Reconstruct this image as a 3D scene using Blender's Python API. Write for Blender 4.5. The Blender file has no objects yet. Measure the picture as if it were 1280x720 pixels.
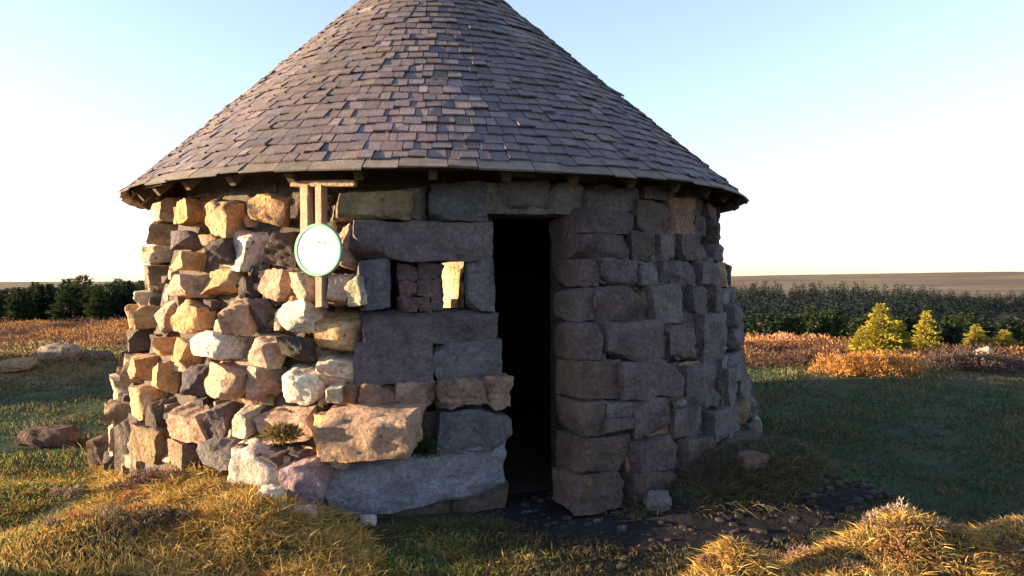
import bpy, math, random
import numpy as np
from math import radians as R, sin, cos, tan, pi, sqrt, atan2
rng = np.random.default_rng(11); random.seed(11)
S = bpy.context.scene; COL = S.collection
EYE = 1.5; F = 960.0; HX, HY = -0.655, 7.47          # shelter axis
SUN_AZ = 86.5; SUN_EL = 6.5                          # degrees left of "towards the viewer", degrees up

# ------------------------------------------------------------------ helpers
def tag(o, label=None, cat=None, group=None, kind=None):
    if label: o['label'] = label
    if cat: o['category'] = cat
    if group: o['group'] = group
    if kind: o['kind'] = kind
    return o
def empty(name, loc=(0, 0, 0)):
    o = bpy.data.objects.new(name, None); COL.objects.link(o); o.location = loc; o.empty_display_size = .2
    return o
class MB:
    """collects vertices, faces and one colour per vertex"""
    def __init__(s): s.v = []; s.f = []; s.c = []; s.n = 0
    def add(s, v, f, c=(1, 1, 1)):
        v = np.asarray(v, float); f = np.asarray(f, int)
        s.v.append(v); s.f.append(f + s.n); s.n += len(v)
        c = np.asarray(c, float)
        if c.ndim == 1: c = np.repeat(c[None], len(v), 0)
        s.c.append(c)
    def build(s, name, mat, parent=None, origin=None, sharp=None, smooth=True):
        V = np.concatenate(s.v); C = np.concatenate(s.c)
        me = bpy.data.meshes.new(name)
        if origin is not None: V = V - np.asarray(origin)
        sizes = np.concatenate([np.full(len(f), f.shape[1]) for f in s.f])
        idx = np.concatenate([f.ravel() for f in s.f])
        me.vertices.add(len(V)); me.vertices.foreach_set('co', V.ravel())
        me.loops.add(len(idx)); me.loops.foreach_set('vertex_index', idx.astype(np.int32))
        me.polygons.add(len(sizes))
        me.polygons.foreach_set('loop_start', (np.cumsum(sizes) - sizes).astype(np.int32))
        me.polygons.foreach_set('use_smooth', np.full(len(sizes), smooth))
        me.update(calc_edges=True)
        a = me.color_attributes.new('tint', 'FLOAT_COLOR', 'POINT')
        a.data.foreach_set('color', np.concatenate([C, np.ones((len(C), 1))], 1).ravel())
        me.materials.append(mat)
        if sharp: me.set_sharp_from_angle(angle=R(sharp))
        o = bpy.data.objects.new(name, me); COL.objects.link(o)
        if parent is not None: o.parent = parent
        if origin is not None and parent is None: o.location = origin
        return o
def wave(p, seed, scale, octs=3):
    """cheap smooth noise in -1..1 from sums of sines; p is (n,d)"""
    r = np.random.default_rng(seed); out = np.zeros(len(p)); amp = 1; tot = 0
    for o in range(octs):
        for k in range(4):
            d = r.normal(size=p.shape[1]); d *= (2.0 ** o) / scale / np.linalg.norm(d) * r.uniform(.7, 1.4)
            out += amp * np.sin(p @ d * 2 * pi + r.uniform(0, 6.28)) / 2
        tot += amp; amp *= .5
    return out / tot / 1.2

# ------------------------------------------------------------------ terrain
def gs(x, y, cx, cy, sx, sy, a): return a * np.exp(-((x - cx) / sx) ** 2 - ((y - cy) / sy) ** 2)
def sst(a, b, v):
    t = np.clip((v - a) / (b - a), 0, 1); return t * t * (3 - 2 * t)
def H(x, y):
    x = np.atleast_1d(np.asarray(x, float)); y = np.atleast_1d(np.asarray(y, float))
    p = np.stack([x, y], 1); r = np.hypot(x, y); th = np.arctan2(x, np.abs(y) + 1e-6)
    side = sst(-.35, .25, th)                                # 0 at the left, 1 at the right
    near = 1 - sst(8, 16, r)
    dh = np.hypot(x - HX, y - HY); flat = sst(2.2, 3.0, dh)
    z = wave(p, 1, 1.3, 3) * .028 * near * flat + wave(p, 2, 5., 2) * .05 * sst(4, 10, r) * flat
    z += wave(p, 3, 3.0, 3) * .10 * sst(11, 16, r) * (1 - sst(60, 120, r))
    m = gs(x, y, -2.0, 5.0, .6, .6, .25) + gs(x, y, -1.45, 4.3, .45, .40, .19)
    m += gs(x, y, -2.5, 4.1, .5, .35, .14) + gs(x, y, 1.75, 5.35, .75, .5, .33) + gs(x, y, -3.3, 5.2, .6, .4, .10)
    m += gs(x, y, 1.9, 3.72, .42, .25, .30) + gs(x, y, 1.02, 3.58, .16, .17, .20) + gs(x, y, 2.65, 3.8, .35, .35, .27) + gs(x, y, 1.6, 3.3, 1.0, .35, .16)
    m += gs(x, y, -3.2, 3.2, 1.3, .6, .26)
    m += gs(x, y, 5.4, 11.7, 1.4, .7, .12) + gs(x, y, -7.4, 12.3, 1.8, .7, .25)
    m += gs(x, y, -11.6, 10.6, 1.5, 2.2, 1.25)               # unseen banks, both added to cast shade on the lawn
    m += gs(x, y, -.9, 11.9, 2.0, .55, .45)
    z = z + m * sst(2.0, 2.75, dh)
    fall = -(2.6 + 3.6 * side) * sst(16.5 + 9.5 * (1 - side), 62 - 14 * side, r)
    fall += (1.2 * side) * sst(70, 190, r)
    rise = sst(230, 1500, r) * (14.0 * sst(-.15, .6, th)) + sst(230, 700, r) * 3.0 * side
    z = z + fall + rise + wave(p, 5, 260, 2) * 1.2 * sst(260, 900, r) * side
    return z
def P(px, d, z=None):
    """a point of the place seen at image column px at distance d"""
    x = (px - 640) / F * d
    return np.array([x, d, H(x, d)[0] if z is None else z])

# ------------------------------------------------------------------ materials
def mat(name, base=None, rough=.9, attr=True, n1=(9, .35), n2=(60, .2), bump=.3, bscale=40, spots=None, spec=.3, trans=0, fine=0):
    m = bpy.data.materials.new(name); m.use_nodes = True; nt = m.node_tree; N = nt.nodes; L = nt.links
    b = N['Principled BSDF']; b.inputs['Roughness'].default_value = rough; b.inputs['Specular IOR Level'].default_value = spec
    tc = N.new('ShaderNodeTexCoord')
    if attr:
        a = N.new('ShaderNodeAttribute'); a.attribute_name = 'tint'; cur = a.outputs['Color']
    else:
        a = N.new('ShaderNodeRGB'); a.outputs[0].default_value = (*base, 1); cur = a.outputs[0]
    def noise(sc, det=5):
        n = N.new('ShaderNodeTexNoise'); n.inputs['Scale'].default_value = sc; n.inputs['Detail'].default_value = det
        n.inputs['Roughness'].default_value = .65; L.new(tc.outputs['Object'], n.inputs['Vector']); return n
    for sc, am in (n1, n2):
        if am <= 0: continue
        n = noise(sc); mr = N.new('ShaderNodeMapRange'); L.new(n.outputs['Fac'], mr.inputs['Value'])
        mr.inputs['From Min'].default_value = .3; mr.inputs['From Max'].default_value = .7
        mr.inputs['To Min'].default_value = 1 - am; mr.inputs['To Max'].default_value = 1 + am
        mx = N.new('ShaderNodeMix'); mx.data_type = 'RGBA'; mx.blend_type = 'MULTIPLY'; mx.inputs['Factor'].default_value = 1
        L.new(cur, mx.inputs['A']); L.new(mr.outputs[0], mx.inputs['B']); cur = mx.outputs['Result']
    for col, sc, lo, hi in (spots or []):
        n = noise(sc, 6); mr = N.new('ShaderNodeMapRange'); L.new(n.outputs['Fac'], mr.inputs['Value'])
        mr.inputs['From Min'].default_value = lo; mr.inputs['From Max'].default_value = hi
        mx = N.new('ShaderNodeMix'); mx.data_type = 'RGBA'; L.new(mr.outputs[0], mx.inputs['Factor'])
        L.new(cur, mx.inputs['A']); mx.inputs['B'].default_value = (*col, 1); cur = mx.outputs['Result']
    L.new(cur, b.inputs['Base Color'])
    if bump:
        n = noise(bscale, 8); bp = N.new('ShaderNodeBump'); bp.inputs['Strength'].default_value = bump; bp.inputs['Distance'].default_value = .02
        L.new(n.outputs['Fac'], bp.inputs['Height']); L.new(bp.outputs[0], b.inputs['Normal'])
        if fine:
            bp.inputs['Distance'].default_value = .035
            v = N.new('ShaderNodeTexVoronoi'); v.inputs['Scale'].default_value = 26; L.new(tc.outputs['Object'], v.inputs['Vector'])
            b2 = N.new('ShaderNodeBump'); b2.inputs['Strength'].default_value = .45; b2.inputs['Distance'].default_value = .012
            L.new(v.outputs['Distance'], b2.inputs['Height']); L.new(bp.outputs[0], b2.inputs['Normal']); L.new(b2.outputs[0], b.inputs['Normal'])
    if trans:
        t = N.new('ShaderNodeBsdfTranslucent'); L.new(cur, t.inputs['Color']); ms = N.new('ShaderNodeMixShader')
        ms.inputs[0].default_value = trans; L.new(b.outputs[0], ms.inputs[1]); L.new(t.outputs[0], ms.inputs[2])
        L.new(ms.outputs[0], N['Material Output'].inputs['Surface'])
    return m
M_stone = mat('sandstone', n1=(7, .4), n2=(38, .34), bump=1.0, bscale=28,
              fine=1,
              spots=[((.22, .15, .07), 11, .62, .72), ((.07, .055, .045), 14, .60, .70), ((.34, .31, .26), 34, .66, .74)])
M_core = mat('wall_core', (.07, .055, .045), attr=False, bump=.8, bscale=20)  # dark core colour also stands in for joint and jamb shade
M_slate = mat('roof_slate', n1=(14, .25), n2=(70, .2), bump=.45, bscale=60, rough=.72, spec=.35,
              spots=[((.17, .155, .12), 22, .66, .76)])
M_wood = mat('weathered_timber', n1=(5, .25), n2=(60, .25), bump=.5, bscale=50)
M_leaf = mat('leaves', n1=(.9, .2), n2=(8, .1), bump=0, rough=.8, spec=.2, trans=.25)
M_grass = mat('grass_blades', n1=(1.2, .25), n2=(8, .12), bump=0, rough=.75, spec=.2, trans=.25)
M_bark = mat('bark', n1=(4, .3), n2=(30, .3), bump=.6, bscale=25)
M_white = mat('white_enamel', (.86, .86, .84), attr=False, n1=(20, .03), n2=(90, .03), bump=.05, rough=.4, spec=.5)
M_green = mat('green_enamel', (.15, .34, .26), attr=False, n1=(20, .12), n2=(90, .1), bump=.05, rough=.45, spec=.5)
M_ink = mat('faded_print', (.62, .40, .46), attr=False, n1=(20, .1), n2=(90, .1), bump=.0, rough=.5)

def ground_mat():
    m = bpy.data.materials.new('ground'); m.use_nodes = True; nt = m.node_tree; N = nt.nodes; L = nt.links
    b = N['Principled BSDF']; b.inputs['Roughness'].default_value = .95; b.inputs['Specular IOR Level'].default_value = .15
    g = N.new('ShaderNodeNewGeometry')
    def noise(sc, det=6):
        n = N.new('ShaderNodeTexNoise'); n.inputs['Scale'].default_value = sc; n.inputs['Detail'].default_value = det
        n.inputs['Roughness'].default_value = .62; L.new(g.outputs['Position'], n.inputs['Vector']); return n.outputs['Fac']
    def ramp(v, lo, hi):
        r = N.new('ShaderNodeMapRange'); L.new(v, r.inputs['Value']); r.interpolation_type = 'SMOOTHSTEP'
        r.inputs['From Min'].default_value = lo; r.inputs['From Max'].default_value = hi; return r.outputs[0]
    def mix(f, a, bb):
        x = N.new('ShaderNodeMix'); x.data_type = 'RGBA'; L.new(f, x.inputs['Factor'])
        for k, q in (('A', a), ('B', bb)):
            if isinstance(q, tuple): x.inputs[k].default_value = (*q, 1)
            else: L.new(q, x.inputs[k])
        return x.outputs['Result']
    lawn = mix(ramp(noise(1.1), .4, .62), (.026, .046, .022), (.048, .052, .024))
    lawn = mix(ramp(noise(9), .52, .72), lawn, (.05, .036, .022))
    moor = mix(ramp(noise(.35), .4, .6), (.17, .085, .035), (.10, .075, .03))
    moor = mix(ramp(noise(2.2), .5, .7), moor, (.24, .15, .06))
    hill = mix(ramp(noise(.008), .42, .6), (.15, .085, .06), (.20, .15, .075))
    hill = mix(ramp(noise(.03), .5, .7), hill, (.085, .06, .05))
    ln = N.new('ShaderNodeVectorMath'); ln.operation = 'LENGTH'; L.new(g.outputs['Position'], ln.inputs[0])
    ad = N.new('ShaderNodeMath'); ad.operation = 'MULTIPLY_ADD'; L.new(noise(.5), ad.inputs[0]); ad.inputs[1].default_value = 6; L.new(ln.outputs['Value'], ad.inputs[2])
    c = mix(ramp(ad.outputs[0], 14.5, 16.5), lawn, moor)
    c = mix(ramp(ln.outputs['Value'], 150, 260), c, hill)
    L.new(c, b.inputs['Base Color'])
    bp = N.new('ShaderNodeBump'); bp.inputs['Strength'].default_value = .7; bp.inputs['Distance'].default_value = .04
    L.new(noise(24, 8), bp.inputs['Height']); L.new(bp.outputs[0], b.inputs['Normal'])
    return m
M_ground = ground_mat()
M_dark_path = mat('shade_dark_path', (.020, .018, .021), attr=False, n1=(2.5, .4), n2=(18, .35), bump=.9, bscale=14, rough=1, spec=.08)  # path darkened so foreground shade sits in its colour
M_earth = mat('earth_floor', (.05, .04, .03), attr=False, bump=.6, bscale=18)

# ------------------------------------------------------------------ ground
nr, na = 330, 540
rr = .4 * (7000 / .4) ** (np.arange(nr) / (nr - 1)); aa = np.arange(na) / na * 2 * pi
gx = (rr[:, None] * np.sin(aa)[None]).ravel(); gy = (rr[:, None] * np.cos(aa)[None]).ravel()
gx = np.append(gx, 0); gy = np.append(gy, 0)
i, j = np.meshgrid(np.arange(nr - 1), np.arange(na), indexing='ij'); j2 = (j + 1) % na
q = np.stack([i * na + j, i * na + j2, (i + 1) * na + j2, (i + 1) * na + j], -1).reshape(-1, 4)[:, ::-1]
g = MB(); g.add(np.stack([gx, gy, H(gx, gy)], 1), q)
g.f.append(np.stack([np.full(na, nr * na), (np.arange(na) + 1) % na, np.arange(na)], 1))
tag(g.build('ground', M_ground), kind='structure')
# worn path to the doorway; its dark colour stands in for shade
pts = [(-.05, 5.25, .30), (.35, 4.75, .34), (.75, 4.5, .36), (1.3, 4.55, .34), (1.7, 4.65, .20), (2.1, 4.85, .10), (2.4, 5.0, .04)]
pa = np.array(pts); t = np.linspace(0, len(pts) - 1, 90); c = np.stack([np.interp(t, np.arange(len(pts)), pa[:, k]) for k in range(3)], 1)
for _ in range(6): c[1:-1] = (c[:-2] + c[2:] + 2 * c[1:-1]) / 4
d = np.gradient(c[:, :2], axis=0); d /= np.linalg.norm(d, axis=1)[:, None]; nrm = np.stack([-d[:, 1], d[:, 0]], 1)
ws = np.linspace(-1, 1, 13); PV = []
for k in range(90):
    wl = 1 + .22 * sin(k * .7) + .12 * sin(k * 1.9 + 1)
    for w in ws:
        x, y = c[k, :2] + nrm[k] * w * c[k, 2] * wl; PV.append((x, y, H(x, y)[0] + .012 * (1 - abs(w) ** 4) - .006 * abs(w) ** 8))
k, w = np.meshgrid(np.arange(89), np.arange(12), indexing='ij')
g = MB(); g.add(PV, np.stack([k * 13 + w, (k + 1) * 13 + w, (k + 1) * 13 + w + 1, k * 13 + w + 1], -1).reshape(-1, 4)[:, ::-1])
tag(g.build('path', M_dark_path), kind='structure')

# ------------------------------------------------------------------ stones
def box_grid(n):
    lin = np.linspace(-1, 1, n + 1); ids = {}; V = []; Fc = []
    def vid(p):
        k = tuple(np.round(p, 5))
        if k not in ids: ids[k] = len(V); V.append(p)
        return ids[k]
    for ax in range(3):
        for s in (-1, 1):
            for a in range(n):
                for b in range(n):
                    cs = []
                    for (u, v) in ((a, b), (a + 1, b), (a + 1, b + 1), (a, b + 1)):
                        p = [0, 0, 0]; p[ax] = s; p[(ax + 1) % 3] = lin[u]; p[(ax + 2) % 3] = lin[v]; cs.append(vid(p))
                    Fc.append(cs if s > 0 else cs[::-1])
    return np.array(V, float), np.array(Fc)
GRID = {n: box_grid(n) for n in (4, 7, 12)}
def stone_verts(hw, hd, hh, n=7, rnd=.09, chops=7, warp=.12, rough=.05, seed=None):
    r = np.random.default_rng(seed if seed is not None else int(rng.integers(1 << 30)))
    V, Fc = GRID[n]; p = V.copy()
    sp = p / np.linalg.norm(p, axis=1)[:, None] * 1.25
    p = p * (1 - rnd) + sp * rnd
    off = r.normal(0, warp, (2, 2, 2, 3)); f = (np.clip(p, -1, 1) + 1) / 2
    W = lambda a, k: f[:, a] if k else 1 - f[:, a]
    for a in (0, 1):
        for b in (0, 1):
            for c_ in (0, 1): p += (W(0, a) * W(1, b) * W(2, c_))[:, None] * off[a, b, c_]
    for _ in range(chops):
        nn = r.normal(size=3); nn /= np.linalg.norm(nn); dd = np.abs(nn).sum() * r.uniform(.68, .86)
        ex = p @ nn - dd; p -= np.outer(np.clip(ex, 0, None), nn) * .95
    sc = np.array([hw, hd, hh]); q = p * sc; m = min(hw, hh, hd)
    nn = p / np.linalg.norm(p, axis=1)[:, None]
    q += nn * ((wave(q, int(r.integers(1 << 30)), m * 2.2, 2) * rough * 1.5 + wave(q, int(r.integers(1 << 30)), m * .6, 3) * rough * 1.1) * m)[:, None]
    return q, Fc
TONE = {'ochre': (.46, .28, .145), 'pale': (.52, .41, .29), 'white': (.62, .54, .45), 'pink': (.42, .275, .20), 'brown': (.22, .145, .09),  # pale tones for the sunlit side, dark ones carry shade in the colour
        'dark': (.07, .052, .05), 'purple': (.105, .082, .095), 'grey': (.14, .13, .135), 'blue': (.112, .105, .125), 'umber': (.10, .075, .062),
        'rust': (.30, .15, .09)}
def tone(t, v=.12):
    c = np.array(TONE[t]); return np.clip(c * rng.uniform(1 - v, 1 + v) * rng.uniform(.95, 1.05, 3), 0, .85)
def add_stone(mb, c, tx, ny, dims, col, yaw=0, roll=0, pitch=0, **kw):
    """c: centre of the FRONT face; tx: tangent, ny: direction into the wall, dims (w, depth, h)"""
    q, Fc = stone_verts(dims[0] / 2, dims[1] / 2, dims[2] / 2, **kw)
    cr, sr = cos(roll), sin(roll); q = np.stack([q[:, 0] * cr - q[:, 2] * sr, q[:, 1], q[:, 0] * sr + q[:, 2] * cr], 1)
    cp, sp_ = cos(pitch), sin(pitch); q = np.stack([q[:, 0], q[:, 1] * cp - q[:, 2] * sp_, q[:, 1] * sp_ + q[:, 2] * cp], 1)
    cy, sy = cos(yaw), sin(yaw); q = np.stack([q[:, 0] * cy - q[:, 1] * sy, q[:, 0] * sy + q[:, 1] * cy, q[:, 2]], 1)
    tx = np.array([tx[0], tx[1], 0]); ny = np.array([ny[0], ny[1], 0])
    w = np.asarray(c) + ny * dims[1] / 2 + np.outer(q[:, 0], tx) + np.outer(q[:, 1], ny) + np.outer(q[:, 2], [0, 0, 1])
    mb.add(w, Fc, col)

def RW(z):                                             # outer radius of the battered wall
    z = np.asarray(z, float)
    return np.interp(z, [-.2, 0, .5, 1.35, 2.2, 2.5], [2.95, 2.93, 2.86, 2.68, 2.50, 2.46])
def hit_cyl(px, py, off=0):
    dx, dz = (px - 640) / F, (350 - py) / F
    t = np.linspace(3.8, 7.6, 1500); g_ = np.hypot(t * dx - HX, t - HY) - (RW(EYE + t * dz) + off)
    k = np.argmax(g_ <= 0) if (g_ <= 0).any() else np.argmin(g_)
    return np.array([t[k] * dx, t[k], EYE + t[k] * dz])
PN = np.array([sin(R(15)), -cos(R(15)), .05]); PN /= np.linalg.norm(PN); PA = np.array([-.965, 4.75, .3])
def hit_pier(px, py, off=0):
    d_ = np.array([(px - 640) / F, 1, (350 - py) / F]); o = np.array([0, 0, EYE])
    return o + d_ * (((PA + PN * off - o) @ PN) / (d_ @ PN))
def put(mb, rect, t, depth=.32, off=0, hit=hit_cyl, jit=1.0, swell=1.03, **kw):
    x0, y0, x1, y1 = rect; cx, cy = (x0 + x1) / 2, (y0 + y1) / 2
    a, b, c_ = hit(x0, cy, off), hit(x1, cy, off), hit(cx, cy, off)
    up, dn = hit(cx, y0, off), hit(cx, y1, off)
    tv = (b - a)[:2]; w = np.linalg.norm(tv); tv /= max(w, 1e-6); ny = np.array([-tv[1], tv[0]])
    if hit is hit_cyl:                                 # keep the stone square to the wall where it curves away
        rad = np.array([HX, HY]) - c_[:2]; rad /= np.linalg.norm(rad); ny = rad; tv = np.array([ny[1], -ny[0]])
        w = (x1 - x0) / F * c_[1] / max(abs(tv[0]), .55)
        if abs(tv[0]) < .75: jit *= .25; c_[:2] += rad * max(off, 0) * .8; w *= .9
    h = up[2] - dn[2]
    c_[2] = (up[2] + dn[2]) / 2
    kw.setdefault('n', 12 if w * h > .014 else 7)
    add_stone(mb, c_, tv, ny, (w * swell, depth, h * swell), tone(t) if isinstance(t, str) else t,
              yaw=random.uniform(-.16, .16) * jit, roll=random.uniform(-.07, .07) * jit, pitch=random.uniform(-.1, .1) * jit, **kw)

shelter = empty('stone_shelter', (HX, HY, 0))
tag(shelter, 'round drystone shelter with a conical slate roof and a dark narrow doorway', 'shelter')
ORG = np.array([HX, HY, 0.]); ROOFY = ('roof', 'roof_boarding', 'rafter', 'apex_cap')
ZE, ZA, RE = EYE + .655, EYE + 3.22, 2.80
def sbuild(mb, name, m, parent=None, **kw):
    """a part of the shelter: mesh data relative to the shelter's own origin"""
    if name in ROOFY:                                  # the apex sits a little off the axis
        for v in mb.v: v[:, 0] -= .115 * np.clip((v[:, 2] - ZE) / (ZA - ZE), 0, 1.1)
    mb.v = [v - ORG for v in mb.v]; return mb.build(name, m, parent or shelter, **kw)

# wall core with its openings
def opening(thd, z):
    if 13.6 < thd < 27.2 and z < 1.94: return True
    if -4.5 < thd < 10.5 and 1.27 < z < 1.66: return True
    return abs(thd - 182.4) < 3.6 and 1.16 < z < 1.80  # rear opening added to let the lit stone show through
dT, dZ = 1.5, .0667; nT = int(360 / dT); zs = np.arange(-.2, 2.40, dZ); nZ = len(zs) - 1
solid = [[not opening(((k + .5) * dT + 90) % 360 - 90 if ((k + .5) * dT) > 270 else (k + .5) * dT, (zs[l] + zs[l + 1]) / 2) for l in range(nZ)] for k in range(nT)]
RI = 2.06
def cp(k, l, outer):
    a = R(k * dT); z = zs[l]; r = (float(RW(z)) - .17) if outer else RI
    kk = k * dT if k * dT < 270 else k * dT - 360
    if outer and -11 < kk < 14: r = min(r, 2.24)
    return (HX + r * sin(a), HY - r * cos(a), z)
g = MB(); cv = []; cf = []
def quad(*p):
    n0 = len(cv); cv.extend(p); cf.append([n0, n0 + 1, n0 + 2, n0 + 3])
for k in range(nT):
    for l in range(nZ):
        if not solid[k][l]: continue
        k1 = k + 1
        quad(cp(k, l, 1), cp(k1, l, 1), cp(k1, l + 1, 1), cp(k, l + 1, 1)); quad(cp(k1, l, 0), cp(k, l, 0), cp(k, l + 1, 0), cp(k1, l + 1, 0))
        if not solid[(k + 1) % nT][l]: quad(cp(k1, l, 1), cp(k1, l, 0), cp(k1, l + 1, 0), cp(k1, l + 1, 1))
        if not solid[k - 1][l]: quad(cp(k, l, 0), cp(k, l, 1), cp(k, l + 1, 1), cp(k, l + 1, 0))
        if l == nZ - 1 or not solid[k][l + 1]: quad(cp(k, l + 1, 1), cp(k1, l + 1, 1), cp(k1, l + 1, 0), cp(k, l + 1, 0))
        if l > 0 and not solid[k][l - 1]: quad(cp(k, l, 0), cp(k1, l, 0), cp(k1, l, 1), cp(k, l, 1))
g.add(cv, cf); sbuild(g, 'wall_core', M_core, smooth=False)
# earth floor inside
g = MB(); a = np.arange(48) / 48 * 2 * pi
g.add(np.concatenate([np.stack([HX + 2.25 * np.sin(a), HY - 2.25 * np.cos(a), np.full(48, .015)], 1), [[HX, HY, .02]]]), [[48, k, (k + 1) % 48] for k in range(48)])
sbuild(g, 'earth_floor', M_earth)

# rubble facing: listed stones where the photo shows them, coursed rubble everywhere else
wall = MB()
LEFT = [((205, 248, 241, 285), 'ochre'), ((247, 246, 289, 291), 'ochre'), ((296, 241, 352, 282), 'ochre'), ((354, 238, 376, 280), 'umber'),
        ((409, 236, 504, 277), 'brown'), ((204, 288, 236, 311), 'purple'), ((275, 287, 322, 339), 'white'), ((325, 288, 362, 334), 'umber'),
        ((203, 313, 233, 341), 'ochre'), ((246, 294, 272, 330), 'umber'), ((424, 280, 446, 340), 'pink'), ((365, 342, 396, 383), 'pale'),
        ((398, 345, 430, 384), 'pink'), ((431, 345, 455, 386), 'pale'), ((242, 334, 293, 371), 'ochre'), ((296, 340, 314, 372), 'dark'),
        ((317, 337, 362, 378), 'pink'), ((198, 344, 238, 374), 'pink'), ((210, 376, 253, 415), 'ochre'), ((188, 374, 209, 418), 'pink'), ((267, 374, 303, 411), 'pink'),
        ((302, 372, 330, 412), 'purple'), ((331, 384, 343, 418), 'pale'), ((345, 382, 391, 420), 'white'), ((385, 392, 449, 442), 'ochre'),
        ((180, 420, 198, 445), 'ochre'), ((200, 424, 226, 458), 'ochre'), ((227, 417, 286, 453), 'white'), ((297, 418, 342, 456), 'pink'), ((344, 422, 378, 455), 'dark'),
        ((380, 443, 447, 482), 'pale'), ((146, 440, 178, 478), 'ochre'), ((176, 450, 207, 494), 'ochre'), ((208, 460, 246, 498), 'purple'),
        ((249, 457, 296, 505), 'pink'), ((305, 457, 333, 504), 'pink'), ((343, 457, 397, 505), 'white'), ((400, 484, 419, 508), 'pale'),
        ((421, 474, 450, 518), 'rust'), ((146, 480, 174, 530), 'ochre'), ((196, 504, 250, 548), 'pink'), ((252, 502, 279, 548), 'purple'),
        ((280, 510, 306, 548), 'pale'), ((307, 512, 386, 554), 'pink'), ((238, 549, 285, 592), 'grey'), ((388, 519, 512, 586), 'ochre'),
        ((176, 500, 196, 545), 'umber'), ((288, 552, 310, 590), 'umber'), ((150, 532, 194, 580), 'brown'), ((196, 550, 236, 590), 'brown'),
        ((310, 556, 350, 600), 'umber'), ((352, 558, 392, 604), 'umber'), ((505, 228, 541, 274), 'umber')]
for rc, t_ in LEFT: put(wall, rc, t_, off=random.uniform(-.05, .09), jit=2.4, swell=.92, rough=.075, warp=.15, depth=.34, chops=10, rnd=.03)
put(wall, (388, 519, 512, 586), (.37, .235, .165), off=.20, jit=.3, depth=.5, rough=.07)
RIGHT = [((736, 233, 800, 262), 'grey'), ((800, 230, 850, 250), 'umber'), ((850, 236, 884, 262), 'umber'), ((712, 263, 795, 292), 'purple'), ((796, 252, 836, 291), 'umber'),
         ((837, 250, 874, 293), 'rust'), ((872, 272, 890, 295), 'umber'), ((712, 293, 790, 323), 'purple'), ((791, 292, 822, 330), 'umber'),
         ((824, 295, 849, 326), 'grey'), ((850, 295, 878, 326), 'purple'), ((712, 325, 750, 358), 'purple'), ((751, 324, 797, 358), 'blue'),
         ((798, 331, 822, 358), 'grey'), ((823, 328, 878, 357), 'blue'), ((874, 325, 906, 356), 'purple'), ((712, 361, 742, 403), 'grey'),
         ((743, 360, 811, 402), 'purple'), ((812, 358, 858, 404), 'grey'), ((862, 360, 893, 390), 'blue'), ((894, 358, 909, 391), 'grey'),
         ((712, 405, 759, 450), 'purple'), ((760, 404, 833, 450), 'purple'), ((834, 406, 872, 452), 'purple'), ((874, 393, 922, 456), 'blue'),
         ((712, 453, 776, 500), 'umber'), ((777, 452, 857, 500), 'purple'), ((860, 458, 905, 512), 'blue'), ((906, 458, 935, 508), 'blue'),
         ((714, 502, 757, 546), 'umber'), ((758, 502, 793, 522), 'grey'), ((758, 523, 793, 546), 'purple'), ((795, 502, 840, 546), 'purple'), ((841, 512, 880, 546), 'grey'),
         ((880, 511, 944, 546), 'blue'), ((718, 548, 789, 592), 'umber'), ((790, 548, 850, 591), 'purple'), ((851, 548, 905, 590), 'umber'),
         ((900, 547, 955, 586), 'purple'), ((722, 594, 788, 640), 'umber'), ((789, 593, 850, 640), 'umber'), ((850, 592, 900, 630), 'umber')]
for rc, t_ in RIGHT:  # door side stones toned dark, shade kept in their colour
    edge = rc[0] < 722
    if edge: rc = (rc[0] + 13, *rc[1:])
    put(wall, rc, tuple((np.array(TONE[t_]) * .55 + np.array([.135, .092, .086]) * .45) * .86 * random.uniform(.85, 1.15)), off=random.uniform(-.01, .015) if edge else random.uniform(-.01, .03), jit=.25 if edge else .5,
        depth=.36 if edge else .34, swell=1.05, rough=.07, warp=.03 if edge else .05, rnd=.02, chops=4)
z = -.06
while z < 2.24:
    h = random.uniform(.13, .22); th = random.uniform(0, .1)
    end = th + 2 * pi
    while th < end - .05:
        r0 = float(RW(z + h / 2)); w = random.uniform(.15, .42); dth = w / r0; mid = th + dth / 2; md = math.degrees(mid) % 360
        sd = md if md < 270 else md - 360
        front = -63 < sd < 62
        hide = any(opening(q_, z + h / 2 + e) for q_ in (sd - math.degrees(dth / 2), sd, sd + math.degrees(dth / 2)) for e in (-h / 2, 0, h / 2))
        if not hide and not (front and sd > -12 and sd < 14):
            off = (-.20 if sd < 0 else -.06) if front else random.uniform(-.03, .05)
            tn = random.choice(['ochre', 'brown', 'pink', 'pale', 'umber'] if sd < 0 or md > 180 else ['purple', 'umber', 'grey', 'brown'])  # warm tones on the sunlit half, shade put into the other half's tones
            if front and sd < 0: tn = random.choice(['umber', 'dark', 'purple', 'brown'])  # set-back fill coloured dark to deepen the shadow in the joints
            rad = np.array([-sin(mid), cos(mid)]); c_ = (HX + (r0 + off) * sin(mid), HY - (r0 + off) * cos(mid), z + h / 2)
            add_stone(wall, c_, (cos(mid), sin(mid)), rad, (w * 1.0, .30, h * 1.0), tone(tn), yaw=random.uniform(-.15, .15), roll=random.uniform(-.06, .06), n=7, rough=.09)
        th += dth
    z += h
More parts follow.
